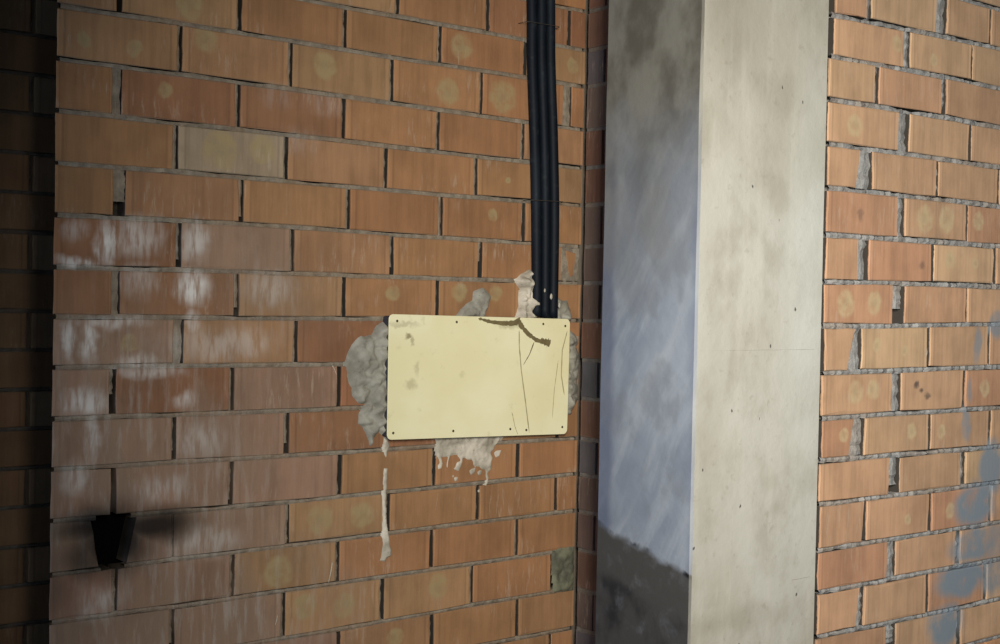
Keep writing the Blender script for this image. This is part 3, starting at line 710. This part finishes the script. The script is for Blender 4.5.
for i, (x, z) in enumerate(((1.792, 1.075), (1.80, 1.068), (1.85, 1.085), (1.858, 1.094), (1.872, 1.078), (1.925, 1.122), (2.145, 1.478))):
    w_ = .006 + .003 * (i % 3)
    blob('plaster_spot', [(x - w_, z), (x, z + w_ * .6), (x + w_, z + w_ * .5), (x + w_ * .6, z - w_ * .7), (x - w_ * .4, z - w_)], .003, M['plaster_white'], cell=.002, edge=.003, warp=.002, seed=20 + i)

# thin scratches of lime on the bricks
def scratch(x0, z0, x1, z1):
    o = ribbon('lime_scratch', [(x0, z0), ((x0 + x1) / 2 + .001, (z0 + z1) / 2), (x1, z1)], .0014, .0010, M['plaster_white'], y=YL - .0012)
    wchild(o, wall)
for q in [(1.452, 1.346, 1.463, 1.325), (1.461, .902, 1.452, .857), (1.747, 1.035, 1.741, .995), (1.325, .80, 1.32, .78)]: scratch(*q)

# ------------------------------------------------------------ cables
def tube(name, pts, rad, mat, seg=12, sub=8):
    P = []
    n = len(pts)
    for i in range(n - 1):
        p0 = Vector(pts[max(0, i - 1)]); p1 = Vector(pts[i]); p2 = Vector(pts[i + 1]); p3 = Vector(pts[min(n - 1, i + 2)])
        for s_ in range(sub):
            t_ = s_ / sub
            P.append(.5 * ((2 * p1) + (-p0 + p2) * t_ + (2 * p0 - 5 * p1 + 4 * p2 - p3) * t_ ** 2 + (-p0 + 3 * p1 - 3 * p2 + p3) * t_ ** 3))
    P.append(Vector(pts[-1])); base = P[-1].copy()
    vs, fs = [], []
    for i, p in enumerate(P):
        d = (P[min(len(P) - 1, i + 1)] - P[max(0, i - 1)]).normalized()
        a = d.cross(Vector((0, 1, 0))).normalized(); b = d.cross(a)
        for k in range(seg):
            th = 2 * math.pi * k / seg; q = p + (a * math.cos(th) + b * math.sin(th)) * rad - base; vs.append(tuple(q))
    for i in range(len(P) - 1):
        for k in range(seg):
            k2 = (k + 1) % seg; fs.append((i * seg + k, i * seg + k2, (i + 1) * seg + k2, (i + 1) * seg + k))
    fs.append(tuple(range(seg))); fs.append(tuple(range((len(P) - 1) * seg, len(P) * seg))[::-1])
    me = mesh(name, vs, fs, True); bm = bmesh.new(); bm.from_mesh(me); bmesh.ops.recalc_face_normals(bm, faces=bm.faces); bm.to_mesh(me); bm.free()
    return link(name, me, mat, None, base)
CB = [[(1.952, ROOM_Z), (1.9858, 2.2934), (1.9937, 2.0975), (2.0069, 1.9006), (2.0174, 1.7021), (2.0256, 1.462)],
      [(1.983, ROOM_Z), (2.0162, 2.2986), (2.0237, 2.1013), (2.0377, 1.9035), (2.0468, 1.7037), (2.0521, 1.459)],
      [(2.012, ROOM_Z), (2.0457, 2.3032), (2.0535, 2.1053), (2.0675, 1.906), (2.0769, 1.7053), (2.0785, 1.458)]]
LBL = ['leftmost of the three thick black cables dropping to the cream electrical box', 'middle of the three thick black cables dropping to the cream electrical box', 'rightmost of the three thick black cables dropping to the cream electrical box']
for pts, lb, rr, yy in zip(CB, LBL, (.0130, .0128, .0130), (2.4630, 2.4625, 2.4635)):
    o = tube('cable', [(x + .005, yy + .001, z) for x, z in pts], rr, M['cable'])
    o['label'] = lb; o['category'] = 'cable'; o['group'] = 'black cables above the electrical box'
# white paint flecks on cables
for par_i, x, z, w_ in ((1, 2.063, 1.512, .0045), (0, 2.0415, 1.527, .003), (2, 2.0905, 1.49, .004)):
    bm = bmesh.new(); bmesh.ops.create_icosphere(bm, subdivisions=1, radius=1)
    bmesh.ops.scale(bm, verts=bm.verts, vec=(w_, .0012, w_ * 1.8)); me = D.meshes.new('paint_fleck'); bm.to_mesh(me); bm.free()
    o = link('paint_fleck', me, M['plaster_white'], None, (x, 2.4478, z))
    cb = [q for q in D.objects if q.name.startswith('cable') and q.type == 'MESH'][par_i]
    wchild(o, cb)
def wire(z, xa, xb, label):
    o = tube('tie_wire', [(xa - .004, YL - .001, z), (xa, 2.447, z), ((xa + xb) / 2, 2.4445, z + .001), (xb, 2.447, z + .002), (xb + .004, YL - .001, z + .002)], .0008, M['wire'], 6, 4)
    o['label'] = label; o['category'] = 'wire'; o['group'] = 'tie wires round the cables'
wire(2.187, 1.969, 2.070, 'thin wire tie holding the black cables near the top of the picture')
wire(1.750, 1.995, 2.094, 'thin wire tie holding the black cables halfway down to the cream box')
